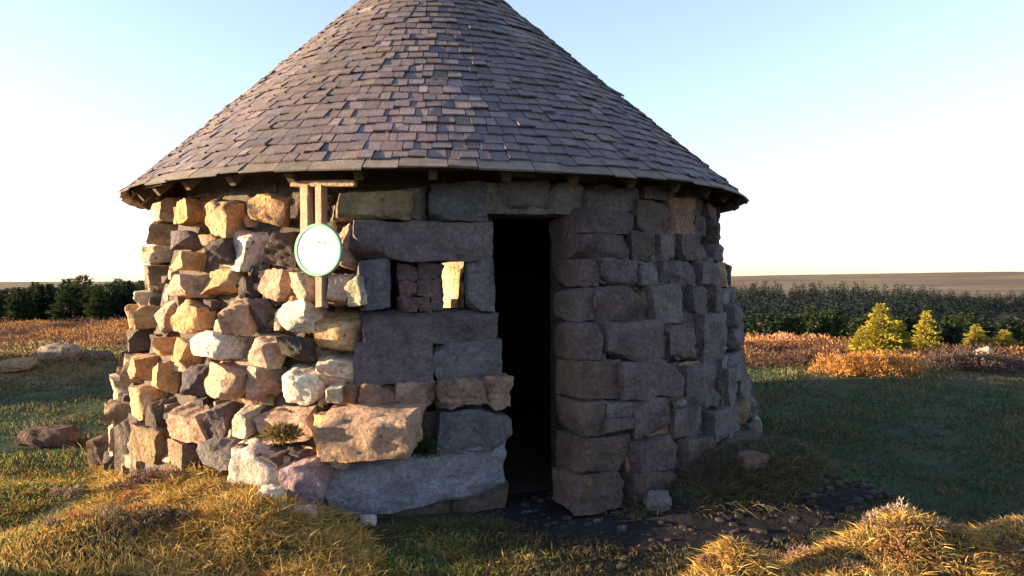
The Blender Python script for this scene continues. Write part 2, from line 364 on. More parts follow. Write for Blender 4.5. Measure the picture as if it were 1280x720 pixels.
# small packing stones pinned into the joints of the front
for _ in range(150):
    px, py = random.uniform(150, 440), random.uniform(250, 590)
    if py > 400 and px < 150: continue
    hp_ = hit_cyl(px, py, -.06)
    if np.hypot(hp_[0] - HX, hp_[1] - HY) > RW(hp_[2]) - .05: continue
    s_ = random.uniform(9, 20); put(wall, (px - s_ * .6, py - s_ * .45, px + s_ * .6, py + s_ * .45), random.choice(['umber', 'dark', 'dark', 'brown', 'pink']), depth=.2, off=-.10, jit=3, n=4, rough=.1)
for _ in range(110):
    px, py = random.uniform(730, 925), random.uniform(255, 600)
    hp_ = hit_cyl(px, py, -.06)
    if np.hypot(hp_[0] - HX, hp_[1] - HY) > RW(hp_[2]) - .05: continue
    s_ = random.uniform(8, 18); put(wall, (px - s_ * .6, py - s_ * .4, px + s_ * .6, py + s_ * .4), random.choice(['umber', 'purple', 'dark', 'grey']), depth=.2, off=-.035, jit=3, n=4, rough=.1)
sbuild(wall, 'rubble_wall', M_stone, sharp=38)

# dressed pier between corner and doorway, shade put into its dark tones
pier = MB(); HP = dict(hit=hit_pier, jit=.18, rnd=.07, warp=.05, rough=.06, chops=4)
for rc, t_, dp in [((446, 430, 541, 479), 'purple', .5), ((543, 425, 633, 479), 'blue', .5),
                   ((455, 389, 621, 429), 'purple', .45), ((449, 326, 489, 388), 'blue', .42), ((587, 324, 619, 388), 'grey', .16),
                   ((541, 228, 611, 276), 'blue', .4)]:
    put(pier, rc, t_, depth=dp, **HP)
put(pier, (548, 513, 636, 566), 'blue', depth=.5, off=.04, **HP)
for rc in [((446, 481, 490, 514)), ((491, 479, 546, 508)), ((547, 477, 604, 512)), ((600, 470, 636, 508))]:
    put(pier, rc, random.choice([(.25, .14, .10), (.29, .18, .14), (.21, .14, .11)]), depth=.4, off=random.uniform(.02, .08), hit=hit_pier, jit=1.2, rough=.12)
put(pier, (508, 517, 549, 572), 'umber', depth=.4, off=-.08, **HP)
for rc in [(447, 560, 520, 600), (560, 600, 634, 642), (460, 600, 560, 650)]: put(pier, rc, 'umber', depth=.5, off=-.03, **HP)
sbuild(pier, 'dressed_pier', M_stone, sharp=38)
g = MB(); put(g, (411, 565, 636, 634), (.20, .205, .25), depth=.55, off=.03, hit=hit_pier, jit=0, rnd=.06, warp=.04, rough=.10, n=12, swell=1.0)
# the slab dips to the left
v = g.v[0]; v[:, 2] += (v[:, 0] + .45) * .09
sbuild(g, 'base_slab', M_stone, sharp=38)
g = MB(); put(g, (449, 276, 614, 324), (.125, .095, .105), depth=.36, off=.02, **{**HP, 'jit': 0, 'n': 12}); sbuild(g, 'window_lintel', M_stone, sharp=38)
g = MB()
for rc in [(498, 330, 524, 352), (523, 328, 552, 350), (500, 350, 520, 372), (519, 349, 540, 371), (538, 348, 553, 386), (499, 370, 520, 390), (519, 370, 541, 390)]:
    put(g, rc, random.choice([(.15, .085, .085), (.12, .075, .075), (.11, .075, .08)]), depth=.14, off=-.07, hit=hit_pier, jit=1.4, rough=.1)
sbuild(g, 'window_infill', M_stone, sharp=38)
g = MB(); put(g, (600, 231, 732, 268), (.16, .145, .135), depth=.44, off=-.04, hit=hit_pier, jit=0, rnd=.05, warp=.03, rough=.05, n=12); sbuild(g, 'door_lintel', M_stone, sharp=38)
g = MB(); put(g, (640, 646, 722, 668), (.13, .13, .16), depth=.3, off=.18, hit=hit_pier, jit=0, rnd=.1, rough=.08)
g.v[0][:, 2] = g.v[0][:, 2] * .35 + .0; sbuild(g, 'threshold', M_stone, sharp=38)
# timber battens and wall plate above the round sign
def board(mb, a, b, w, d_, nvec, col):
    """a straight board from a to b, w wide, d_ thick, facing nvec"""
    a = np.array(a, float); b = np.array(b, float); ax = b - a; ax /= np.linalg.norm(ax); n_ = np.array(nvec, float); n_ -= ax * (n_ @ ax); n_ /= np.linalg.norm(n_); s_ = np.cross(ax, n_)
    k = 8; V = []; e = .12
    prof = [(-1 + e, -1), (1 - e, -1), (1, -1 + e), (1, 1 - e), (1 - e, 1), (-1 + e, 1), (-1, 1 - e), (-1, -1 + e)]
    for i_ in range(k + 1):
        c_ = a + (b - a) * i_ / k
        for u, v_ in prof: V.append(c_ + s_ * u * w / 2 + n_ * v_ * d_ / 2 + rng.normal(0, .0012, 3))
    Fq = [[i_ * 8 + m_, i_ * 8 + (m_ + 1) % 8, i_ * 8 + 8 + (m_ + 1) % 8, i_ * 8 + 8 + m_] for i_ in range(k) for m_ in range(8)]
    mb.add(V, Fq, col); base = mb.n - len(V)
    mb.f.append(np.array([[base + m_ for m_ in range(8)][::-1]])); mb.f.append(np.array([[base + k * 8 + m_ for m_ in range(8)]]))
nv = (sin(R(-24)), -cos(R(-24)), 0)
for px, y0, y1, w in ((384, 233, 320, .062), (402, 233, 384, .052)):
    g = MB(); board(g, hit_cyl(px, y1, .085), hit_cyl(px, y0, .085), w, .06, nv, (.34, .215, .15)); sbuild(g, 'timber_batten', M_wood, smooth=False)
g = MB(); board(g, hit_cyl(366, 229.5, .10), hit_cyl(445, 229, .10), .04, .05, nv, (.33, .24, .17)); sbuild(g, 'wall_plate', M_wood, smooth=False)

# ------------------------------------------------------------------ roof
ZE, ZA, RE = EYE + .655, EYE + 3.22, 2.80
roof = MB(); SL = sqrt(RE ** 2 + (ZA - ZE) ** 2); NC = 37; ux, uz = RE / SL, (ZA - ZE) / SL
for k in range(NC):
    s0 = SL * k / NC; s1 = s0 + SL / NC * 1.9
    r0 = RE * (1 - s0 / SL)
    if r0 < .07: break
    wd = .105 if k else .26; cnt = max(7, int(2 * pi * r0 / wd)); ph = random.random() * 6.28
    edges = np.sort(ph + (np.arange(cnt) + rng.uniform(-.25, .25, cnt)) * 2 * pi / cnt)
    for m_ in range(cnt):
        t0 = edges[m_]; t1 = edges[(m_ + 1) % cnt] + (2 * pi if m_ == cnt - 1 else 0); gap = .0025 / max(r0, .1)
        ja = rng.normal(0, .009); jb = rng.normal(0, .004); lift = .022 + abs(rng.normal(0, .006)); th_ = rng.uniform(.008, .014)
        mid = (t0 + t1) / 2; nn = np.array([sin(mid) * uz, -cos(mid) * uz, ux])
        V = []
        for layer in (0, 1):
            for (tt, s_, j_) in ((t0 + gap, s0 + ja, 0), (t1 - gap, s0 + ja + jb, 1), (t1 - gap, s1, 2), (t0 + gap, s1, 3)):
                s_ = min(s_, SL * .995); r_ = RE * (1 - s_ / SL); low = j_ < 2
                p = np.array([HX + r_ * sin(tt), HY - r_ * cos(tt), ZE + (ZA - ZE) * s_ / SL])
                V.append(p + nn * ((lift if low else .002) + (th_ if layer else 0) + (rng.normal(0, .002) if low else 0)))
        b_ = rng.uniform(.80, 1.16) * (1 + .16 * wave(np.array([[(edges[m_]) * 1.2, s0 * .35]]), 77, 1.0, 3)[0]); hue = rng.random()
        base = np.array([.130, .102, .114]) if hue < .7 else (np.array([.112, .098, .118]) if hue < .93 else np.array([.15, .12, .112]))
        if k == 0: base = np.array([.155, .13, .115])
        if rng.random() < .05: b_ *= 1.45
        if rng.random() < .012: lift += .02; ja += .03
        roof.add(V, [[3, 2, 1, 0], [4, 5, 6, 7], [0, 1, 5, 4], [1, 2, 6, 5], [2, 3, 7, 6], [3, 0, 4, 7]], base * b_)
ro = sbuild(roof, 'roof', M_slate, smooth=False)
# boarding under the slates, fascia ring, rafter ends, apex cap
g = MB(); nb = 96; a = np.arange(nb) / nb * 2 * pi
def ring(r, z): return np.stack([HX + r * np.sin(a), HY - r * np.cos(a), np.full(nb, z)], 1)
sl = (ZA - ZE) / RE
prof = [(RE - .06, ZE + .05), (.02, ZA - .03), (.02, ZA - .06), (RE - .07, ZE + .022)]
V = np.concatenate([ring(r, z_) for r, z_ in prof]); Fq = []
for l in (0, 1, 2, 3):
    for k in range(nb): Fq.append([l * nb + k, l * nb + (k + 1) % nb, ((l + 1) % 4) * nb + (k + 1) % nb, ((l + 1) % 4) * nb + k])
g.add(V, Fq, (.045, .034, .027)); sbuild(g, 'roof_boarding', M_wood, ro, smooth=False)
for k in range(36):
    t_ = (k + .35) / 36 * 2 * pi; dr = np.array([sin(t_), -cos(t_)])
    p0 = np.array([HX, HY]) + dr * (RE - .11); p1 = np.array([HX, HY]) + dr * .5
    z0 = ZE + .11 * sl - .095; z1 = ZE + (RE - .5) * sl - .095
    g = MB(); board(g, (*p0, z0), (*p1, z1), .055, .09, (0, 0, 1), (.08, .055, .04)); sbuild(g, 'rafter', M_wood, ro, smooth=False)
g = MB(); V = [(HX, HY, ZA + .05)] + [(HX + .13 * sin(q_), HY - .13 * cos(q_), ZA - .085) for q_ in np.arange(12) / 12 * 2 * pi] + [(HX + .13 * sin(q_), HY - .13 * cos(q_), ZA - .10) for q_ in np.arange(12) / 12 * 2 * pi]
g.add(V, [[0, 1 + k, 1 + (k + 1) % 12] for k in range(12)], (.2, .2, .22)); g.f.append(np.array([[1 + k, 13 + k, 13 + (k + 1) % 12, 1 + (k + 1) % 12] for k in range(12)]))
sbuild(g, 'apex_cap', M_slate, ro)

# ------------------------------------------------------------------ round sign
def lathe(mb, prof, c_, nvec, col=(1, 1, 1), n=64):
    nvec = np.array(nvec, float); nvec /= np.linalg.norm(nvec); sx_ = np.cross(nvec, (0, 0, 1)); sx_ /= np.linalg.norm(sx_); up = np.cross(sx_, nvec)
    a_ = np.arange(n) / n * 2 * pi; V = []
    for r_, h_ in prof: V += [np.asarray(c_) + sx_ * r_ * cos(q_) + up * r_ * sin(q_) + nvec * h_ for q_ in a_]
    m_ = len(prof); Fq = [[l * n + k, l * n + (k + 1) % n, (l + 1) * n + (k + 1) % n, (l + 1) * n + k] for l in range(m_ - 1) for k in range(n)]
    mb.add(V, Fq, col)
sc_ = hit_cyl(398, 312, .16); sn = (sin(R(-17)), -cos(R(-17)), 0)
sign = empty('round_sign', tuple(sc_)); tag(sign, 'round white sign with a green rim fixed to the timber battens of the wall', 'sign')
g = MB(); lathe(g, [(.0001, .006), (.144, .006), (.144, -.008), (.0001, -.008)], (0, 0, 0), sn); g.build('sign_face', M_white, sign, smooth=False)
g = MB(); lathe(g, [(.142, .004), (.145, .010), (.160, .010), (.165, .005), (.165, -.012), (.142, -.012)], (0, 0, 0), sn); g.build('sign_rim', M_green, sign, sharp=40)
g = MB(); lathe(g, [(.090, .0065), (.090, .0078), (.094, .0078), (.094, .0065)], (0, 0, 0), sn)
sxv = np.cross(sn, (0, 0, 1)); sxv /= np.linalg.norm(sxv)
for (u0, v0, u1, v1) in ((-.05, .03, -.02, .055), (-.015, .035, .0, .06), (-.04, -.005, .03, .0), (-.03, -.03, .02, -.024), (-.045, -.055, -.01, -.04), (.0, -.06, .03, -.05)):
    board(g, sxv * u0 + np.array([0, 0, (v0 + v1) / 2]) + np.array(sn) * .0068, sxv * u1 + np.array([0, 0, (v0 + v1) / 2]) + np.array(sn) * .0068, abs(v1 - v0) * .6, .002, sn, (1, 1, 1))
g.build('sign_print', M_ink, sign, smooth=False)

# ------------------------------------------------------------------ foliage helpers
def tris(base, dirv, length, width, bend=None):
    """thin pointed leaves: (n,3) roots and directions"""
    n = len(base); side = np.cross(dirv, rng.normal(size=(n, 3))); side /= np.linalg.norm(side, axis=1)[:, None] + 1e-9
    L_ = length[:, None]; w = width[:, None]
    tip = base + dirv * L_
    if bend is not None: tip = tip + bend
    V = np.stack([base - side * w / 2, base + side * w / 2, tip], 1).reshape(-1, 3)
    return V, np.arange(3 * n).reshape(-1, 3)
def kites(base, dirv, length, width, bend):
    n = len(base); side = np.cross(dirv, rng.normal(size=(n, 3))); side /= np.linalg.norm(side, axis=1)[:, None] + 1e-9
    L_ = length[:, None]; w = width[:, None]; mid = base + dirv * L_ * .5; tip = base + dirv * L_ + bend
    V = np.stack([base - side * w / 2, base + side * w / 2, mid + side * w * .4, tip, mid - side * w * .4], 1).reshape(-1, 3)
    i0 = np.arange(n)[:, None] * 5
    return V, i0 + np.array([[0, 1, 2, 4]]), i0 + np.array([[4, 2, 3]])
def palette(n, cols, v=.2):
    cols = np.array(cols); c_ = cols[rng.integers(len(cols), size=n)]; return np.clip(c_ * rng.uniform(1 - v, 1 + v, (n, 1)), 0, 1)
def grass_add(mb, x, y, hgt, wid, cols, lean=.35, v=.25):
    n = len(x); z_ = H(x, y) - .01; b = np.stack([x, y, z_], 1); d_ = rng.normal(0, lean, (n, 3)); d_[:, 2] = 1; d_ /= np.linalg.norm(d_, axis=1)[:, None]
    bend = rng.normal(0, .25, (n, 3)) * hgt[:, None]; bend[:, 2] = -np.abs(bend[:, 2]) * .6
    V, f4, f3 = kites(b, d_, hgt, wid, bend); c_ = np.repeat(palette(n, cols, v), 5, 0)
    n0 = mb.n; mb.add(V, f4, c_); mb.f.append(f3 + n0)
def inside_hut(x, y, m=0.0): return (np.hypot(x - HX, y - HY) < 2.93 + m)
def on_path(x, y):
    if len(x) > 5: x = x + rng.normal(0, .07, len(x)); y = y + rng.normal(0, .07, len(x))
    dd = np.min(np.hypot(x[:, None] - c[None, ::3, 0], y[:, None] - c[None, ::3, 1]) - c[None, ::3, 2] * .8, 1); return dd < 0
STRAW = [(.50, .33, .09), (.42, .26, .065), (.56, .41, .15), (.32, .22, .06), (.36, .17, .05)]
MOSS = [(.15, .16, .03), (.19, .18, .035), (.10, .12, .026)]
LAWN = [(.034, .072, .034), (.046, .082, .036), (.062, .082, .036), (.032, .06, .03)]
# lawn
def scatter(n, y0, y1, xl, xr):
    """more blades close to the eye; xl, xr in image columns"""
    y = y0 * (y1 / y0) ** rng.random(n); x = (rng.uniform(xl, xr, n) - 640) / F * y; return x, y
gr = MB(); x, y = scatter(150000, 3.3, 14, -120, 1400); k = ~inside_hut(x, y, -.02) & ~on_path(x, y); x, y = x[k], y[k]
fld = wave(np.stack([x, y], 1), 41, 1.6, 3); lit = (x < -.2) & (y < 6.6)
hg = rng.uniform(.02, .055, len(x)) * (1 + .5 * fld) * (y / 6) ** .3; wd = .0035 + .0012 * y
SHADE_TURF = [(.045, .036, .022), (.06, .045, .026), (.03, .03, .018), (.10, .07, .035)]  # turf darkened in place of a shadow across the foreground
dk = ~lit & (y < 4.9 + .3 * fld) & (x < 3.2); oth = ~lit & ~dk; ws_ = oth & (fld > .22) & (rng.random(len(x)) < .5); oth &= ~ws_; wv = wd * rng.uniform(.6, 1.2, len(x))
grass_add(gr, x[oth], y[oth], hg[oth], wv[oth], LAWN); grass_add(gr, x[dk], y[dk], hg[dk] * 1.1, wv[dk], SHADE_TURF); grass_add(gr, x[ws_], y[ws_], hg[ws_] * 1.5, wv[ws_], [(.12, .10, .045), (.09, .09, .04), (.15, .12, .06)])
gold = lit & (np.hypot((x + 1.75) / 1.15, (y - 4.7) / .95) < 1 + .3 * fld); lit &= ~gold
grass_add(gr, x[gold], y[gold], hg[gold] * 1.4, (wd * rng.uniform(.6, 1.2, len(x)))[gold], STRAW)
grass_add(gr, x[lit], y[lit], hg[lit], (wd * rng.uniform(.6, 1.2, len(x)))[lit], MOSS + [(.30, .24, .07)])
tag(gr.build('grass', M_grass, smooth=False), 'short green turf covering the lawn around the shelter', 'grass', kind='stuff')
# tussocks of dead yellow grass
tu = MB()
def tussock(cx, cy, rad, n, h0, h1, cols, up=.5):
    a_ = rng.uniform(0, 2 * pi, n); r_ = rad * np.sqrt(rng.random(n)) * .7; x = cx + r_ * np.cos(a_); y = cy + r_ * np.sin(a_)
    b = np.stack([x, y, H(x, y) - .01], 1); out = np.stack([np.cos(a_) * r_ / rad, np.sin(a_) * r_ / rad, np.zeros(n)], 1) * .55 + rng.normal(0, .6, (n, 3))
    out[:, 2] = rng.uniform(.15, 1.1, n); out /= np.linalg.norm(out, axis=1)[:, None]; hh = h0 + (h1 - h0) * rng.random(n) ** 1.8
    bend = out * np.array([1, 1, 0]) * hh[:, None] * .35 - np.array([0, 0, 1]) * (hh * rng.uniform(.1, .45, n))[:, None]
    V, f4, f3 = kites(b, out, hh, rng.uniform(.0025, .007, n), bend); n0 = tu.n
    tu.add(V, f4, np.repeat(palette(n, cols, .25), 5, 0)); tu.f.append(f3 + n0)
def field(n, px0, px1, y0, y1, dens, cols, h=(.06, .18), keep=None):
    for _ in range(n):
        y_ = random.uniform(y0, y1); x_ = (random.uniform(px0, px1) - 640) / F * y_
        if inside_hut(np.array([x_]), np.array([y_]), .02)[0] or (keep and not keep(x_, y_)): continue
        if on_path(np.array([x_]), np.array([y_]))[0]: continue
        tussock(x_, y_, random.uniform(.08, .2), dens, h[0], h[1] * random.uniform(.7, 1.2), cols)
field(170, 200, 450, 3.5, 5.0, 420, STRAW, (.03, .13))
field(90, 130, 330, 4.8, 6.0, 300, STRAW, (.03, .11))
field(130, -60, 260, 3.6, 6.0, 200, STRAW + MOSS, (.025, .09))
field(40, 420, 660, 3.6, 4.7, 160, STRAW[3:] + MOSS + [(.2, .15, .08)], (.03, .09))
field(190, 850, 1380, 3.1, 4.15, 460, STRAW + [(.2, .12, .05)], (.025, .10), keep=lambda x_, y_: H(x_, y_)[0] > .10)
field(70, 410, 900, 3.7, 4.75, 150, [(.055, .045, .028), (.08, .06, .035), (.04, .038, .022), (.14, .10, .05)], (.03, .08))  # dark blades, foreground shade put into their colour
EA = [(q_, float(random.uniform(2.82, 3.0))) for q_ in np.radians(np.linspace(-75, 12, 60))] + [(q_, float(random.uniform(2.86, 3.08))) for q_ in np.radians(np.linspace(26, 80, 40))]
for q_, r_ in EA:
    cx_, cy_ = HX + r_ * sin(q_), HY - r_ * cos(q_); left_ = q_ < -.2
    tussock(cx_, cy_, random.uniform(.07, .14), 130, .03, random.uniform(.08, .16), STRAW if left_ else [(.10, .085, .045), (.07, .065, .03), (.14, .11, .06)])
field(210, 750, 1010, 4.55, 5.9, 170, [(.09, .08, .05), (.065, .065, .035), (.12, .10, .065)], (.05, .17))
field(40, 945, 1400, 8.5, 11, 120, [(.16, .17, .07), (.10, .12, .04)], (.03, .07))
tag(tu.build('dry_grass', M_grass, smooth=False), 'yellow tussocks of dead moor grass around the shelter', 'grass', kind='stuff')

def dome(mb, cx, cy, rx, ry, hz, n, cols, ls, z=None, v=.25):
    z = H(cx, cy)[0] if z is None else z
    d_ = rng.normal(size=(n, 3)); d_[:, 2] = np.abs(d_[:, 2]); d_ /= np.linalg.norm(d_, axis=1)[:, None]
    lump = 1 + .28 * wave(d_, int(rng.integers(1 << 30)), 1.1, 2)
    rr_ = (rng.uniform(.72, 1.0, n) * lump)[:, None]; b = np.array([cx, cy, z - hz * .12]) + d_ * rr_ * np.array([rx, ry, hz])
    b[:, 2] = np.maximum(b[:, 2], H(b[:, 0], b[:, 1]) - .01) if n > 0 else b[:, 2]
    dr = d_ + rng.normal(0, .6, (n, 3)); dr[:, 2] += .4; dr /= np.linalg.norm(dr, axis=1)[:, None]
    V, f = tris(b, dr, rng.uniform(.6, 1.3, n) * ls, rng.uniform(.25, .5, n) * ls)
    mb.add(V, f, np.repeat(palette(n, cols, v), 3, 0))
BRACK = [(.42, .20, .06), (.48, .27, .10), (.34, .14, .045), (.26, .11, .05)]
HEATH = [(.075, .04, .035), (.10, .055, .035), (.055, .035, .03), (.13, .065, .045)]
he = MB()
for _ in range(46):                                        # dead heather and litter between the tussocks
    px = random.choice([random.uniform(880, 1330), random.uniform(60, 460)]); y_ = random.uniform(3.45, 4.1) if px > 600 else random.uniform(3.7, 5.2); x_ = (px - 640) / F * y_
    if inside_hut(np.array([x_]), np.array([y_]), .05)[0]: continue
    dome(he, x_, y_, random.uniform(.05, .14), random.uniform(.05, .1), random.uniform(.03, .07), 420, random.choice([[(.10, .06, .045), (.16, .09, .06)], [(.28, .20, .15), (.18, .12, .09)], [(.34, .15, .06), (.22, .10, .05)]]), .016)
for _ in range(420):
    px = random.choice([random.uniform(-150, 215), random.uniform(900, 1420)]); y_ = 12.2 * ((29 if px < 700 else 19) / 12.2) ** random.random()
    if px > 700 and y_ < 13.0: continue
    if px > 700 and y_ < 15 and random.random() < .45: continue
    x_ = (px - 640) / F * y_; s_ = random.uniform(.25, .7) * (1 + y_ / 40)
    pn = wave(np.array([[x_, y_ * 1.5]]), 91, 7., 2)[0]
    if px > 700 and pn < -.25: s_ *= .5
    cols = HEATH if pn < -.05 and random.random() < .85 else BRACK if random.random() < (.55 if px < 700 else (.75 if y_ > 16 else .12)) else HEATH
    if px < 700 and y_ < 16 and random.random() < .4: cols = [(.30, .26, .10), (.22, .2, .07)]
    dome(he, x_, y_, s_ * 1.3, s_, s_ * random.uniform(.22, .42), 420, cols, .035 + .0012 * y_)
tag(he.build('heather', M_leaf, smooth=False), 'brown heather and rusty bracken covering the moor', 'heather', kind='stuff')
def clump(name, px, d_, w, h, cols, n, label, cat, ls=.05, group=None, dy=None):
    p = P(px, d_); g = MB(); k_ = 7 if w > .6 else 4
    dome(g, p[0], p[1], w * .30, (dy or w * .4) * .8, h * .85, n // 3, cols, ls)
    for q_ in range(k_):
        dome(g, p[0] + w * (q_ / (k_ - 1) - .5) * .75, p[1] + random.uniform(-.15, .15) * w, w * random.uniform(.13, .2), w * .17, h * random.uniform(.65, 1.05), n // (k_ + 2), cols, ls)
    o = g.build(name, M_leaf, origin=p, smooth=False); return tag(o, label, cat, group)
clump('bracken_clump', 1088, 11.7, 1.9, .36, [(.46, .23, .06), (.52, .29, .09), (.36, .15, .04), (.28, .12, .04)], 11000, 'wide orange bracken clump at the far edge of the lawn', 'bracken', .036)
clump('heather_clump', 1215, 12.6, 1.8, .36, [(.09, .06, .06), (.13, .08, .07), (.06, .05, .04)], 5000, 'dark heather clump with a pale rock standing behind it', 'heather', .05)
clump('heather_clump', 1128, 3.85, .42, .13, [(.33, .24, .19), (.2, .13, .11), (.45, .36, .3), (.12, .07, .06)], 2600, 'greyish dead heather on top of the yellow hummock', 'heather', .022)
clump('heather_clump', 185, 4.95, .55, .12, [(.12, .07, .06), (.16, .09, .07), (.09, .06, .05)], 3200, 'dark heather patch among yellow grass in front of the round wall', 'heather', .022)
clump('heather_clump', 190, 4.25, .5, .12, [(.14, .09, .06), (.10, .08, .05), (.2, .15, .08)], 3000, 'brown heather patch at the bottom of the yellow grass slope', 'heather', .022)
clump('heather_clump', 990, 18.5, 2.6, .40, [(.5, .22, .12), (.55, .33, .2), (.36, .15, .08)], 4000, 'long reddish heather bank before the dark plantation, beside the shelter wall', 'heather', .07)

for (px, py, lab, cols) in ((352, 541, 'dry tuft growing from the wall above the rounded grey-pink boulder', [(.20, .15, .05), (.14, .12, .04), (.3, .2, .08)]),
                            (527, 560, 'dark green tuft growing in the recess above the bluish base slab', [(.04, .07, .025), (.06, .08, .03)])):
    p = hit_cyl(px, py, .10) if px < 400 else hit_pier(px, py, .0); g = MB(); n = 900
    d0 = rng.normal(size=(n, 3)); d0 /= np.linalg.norm(d0, axis=1)[:, None]; b = p + d0 * np.array([.12, .06, .05]) * rng.uniform(.3, 1, (n, 1))
    dd_ = d0 + np.array([0, -.4, .5]) + rng.normal(0, .4, (n, 3)); dd_ /= np.linalg.norm(dd_, axis=1)[:, None]
    V, f = tris(b, dd_, rng.uniform(.02, .05, n), rng.uniform(.006, .014, n)); g.add(V, f, np.repeat(palette(n, cols), 3, 0))
    tag(g.build('wall_plant', M_leaf, origin=p, smooth=False), lab, 'plant')

# ------------------------------------------------------------------ loose rocks
def rock(name, px, d_, w, dp, h, t_, label, group=None, sink=.15, yaw=0, pitch=0, cat='rock', **kw):
    p = P(px, d_); q, Fc = stone_verts(w / 2, dp / 2, h / 2, n=12, **{**dict(rnd=.35, chops=8, warp=.14, rough=.08), **kw})
    cy_, sy_ = cos(yaw), sin(yaw); q = np.stack([q[:, 0] * cy_ - q[:, 1] * sy_, q[:, 0] * sy_ + q[:, 1] * cy_, q[:, 2]], 1)
    cp_, sp_ = cos(pitch), sin(pitch); q = np.stack([q[:, 0] * cp_ - q[:, 2] * sp_, q[:, 1], q[:, 0] * sp_ + q[:, 2] * cp_], 1)
    q[:, 2] += -q[:, 2].min() - h * sink
    g = MB(); g.add(q, Fc, tone(t_) if isinstance(t_, str) else t_); o = g.build(name, M_stone, sharp=40); o.location = p
    return tag(o, label, cat, group)
rock('rock', 62, 7.0, .48, .34, .17, (.085, .05, .042), 'flat reddish rock lying on the shaded lawn beyond the yellow grass')  # rock darkened, the shade it should lie in is in its colour
rock('rock', 74, 12.6, .62, .4, .26, (.26, .19, .15), 'long pale pink boulder in the sun on the rise behind the shaded lawn')
rock('rock', 22, 11.9, .42, .3, .18, (.28, .20, .12), 'low ochre rock beside the long pink boulder, by the picture edge')
rock('rock', 118, 12.8, .5, .4, .2, 'umber', 'grey boulder between the long pink boulder and the shelter wall')
rock('rock', 1230, 12.9, .26, .22, .44, 'pale', 'pointed pale rock standing in dark heather beyond the lawn', pitch=.15)
rock('rock', 128, 6.3, .22, .2, .26, (.11, .07, .05), 'small dark brown rock by the thin stake at the wall foot')
rock('boulder', 332, 4.83, .40, .34, .34, (.46, .38, .33), 'rounded grey-pink boulder at the foot of the sunlit wall', rnd=.6, cat='boulder')
rock('boulder', 386, 4.75, .28, .26, .32, (.30, .21, .22), 'upright purple boulder beside the rounded grey-pink one at the wall foot', rnd=.3, cat='boulder')
rock('rock', 336, 4.50, .16, .12, .085, 'white', 'small pale stone in the yellow grass below the rounded boulder')
rock('rock', 458, 4.62, .09, .07, .07, 'white', 'tiny white stone just below the bluish base slab')
rock('rock', 380, 4.35, .13, .1, .07, 'pink', 'small pinkish stone half buried in yellow grass below the purple boulder')
rock('rock', 820, 4.85, .16, .12, .10, 'grey', 'small grey stone in the shade right of the doorway')
rock('rock', 940, 5.1, .18, .13, .10, 'umber', 'brown stone on the shaded grassy bank at the wall foot right of the doorway')
rock('slab_stone', 158, 6.0, .17, .10, .50, (.22, .17, .14), 'dark stone slab standing on end against the far side of the wall', sink=.1, rnd=.1, cat='stone slab')
rock('slab_stone', 176, 5.75, .12, .12, .34, (.45, .34, .22), 'narrow sunlit slab leaning beside the dark upright slab', sink=.1, rnd=.1, cat='stone slab', pitch=.12)
rock('added_stone', 566, 10.42, .62, .30, 1.85, (.46, .345, .22), 'pale stone added behind the shelter as the bright patch in its small window', sink=.08, rnd=.12, chops=3, warp=.06, rough=.03, yaw=-.85, cat='standing stone')  # guessed stone, added so a sunlit face shows in the window
p = P(139, 6.15); g = MB(); board(g, (p[0], p[1], p[2] - .05), (p[0] + .01, p[1], p[2] + .42), .035, .035, nv, (.55, .45, .33)); tag(g.build('wooden_stake', M_wood, origin=p, smooth=False), 'thin pale wooden stake upright in the grass at the left foot of the wall', 'stake')

cl = MB()
for _ in range(300):
    k_ = random.randrange(90); o_ = random.gauss(0, .8) * c[k_, 2] if random.random() < .7 else random.uniform(-2.2, 2.2) * c[k_, 2]
    x_, y_ = c[k_, 0] + nrm[k_, 0] * o_, c[k_, 1] + nrm[k_, 1] * o_
    if np.hypot(x_ - HX, y_ - HY) < 2.3: continue
    s_ = random.choice([.006, .009, .012, .018, .026]) * random.uniform(.7, 1.2); q, Fc = stone_verts(s_, s_ * .8, s_ * .6, n=4, rnd=.3)
    cl.add(q + np.array([x_, y_, H(x_, y_)[0] + .008]), Fc, tone(random.choice(['dark', 'umber', 'dark'])) * .6)
tag(cl.build('gravel', M_stone, sharp=40), 'dark clods and stone chips scattered on the shade-darkened path', 'gravel', kind='stuff')

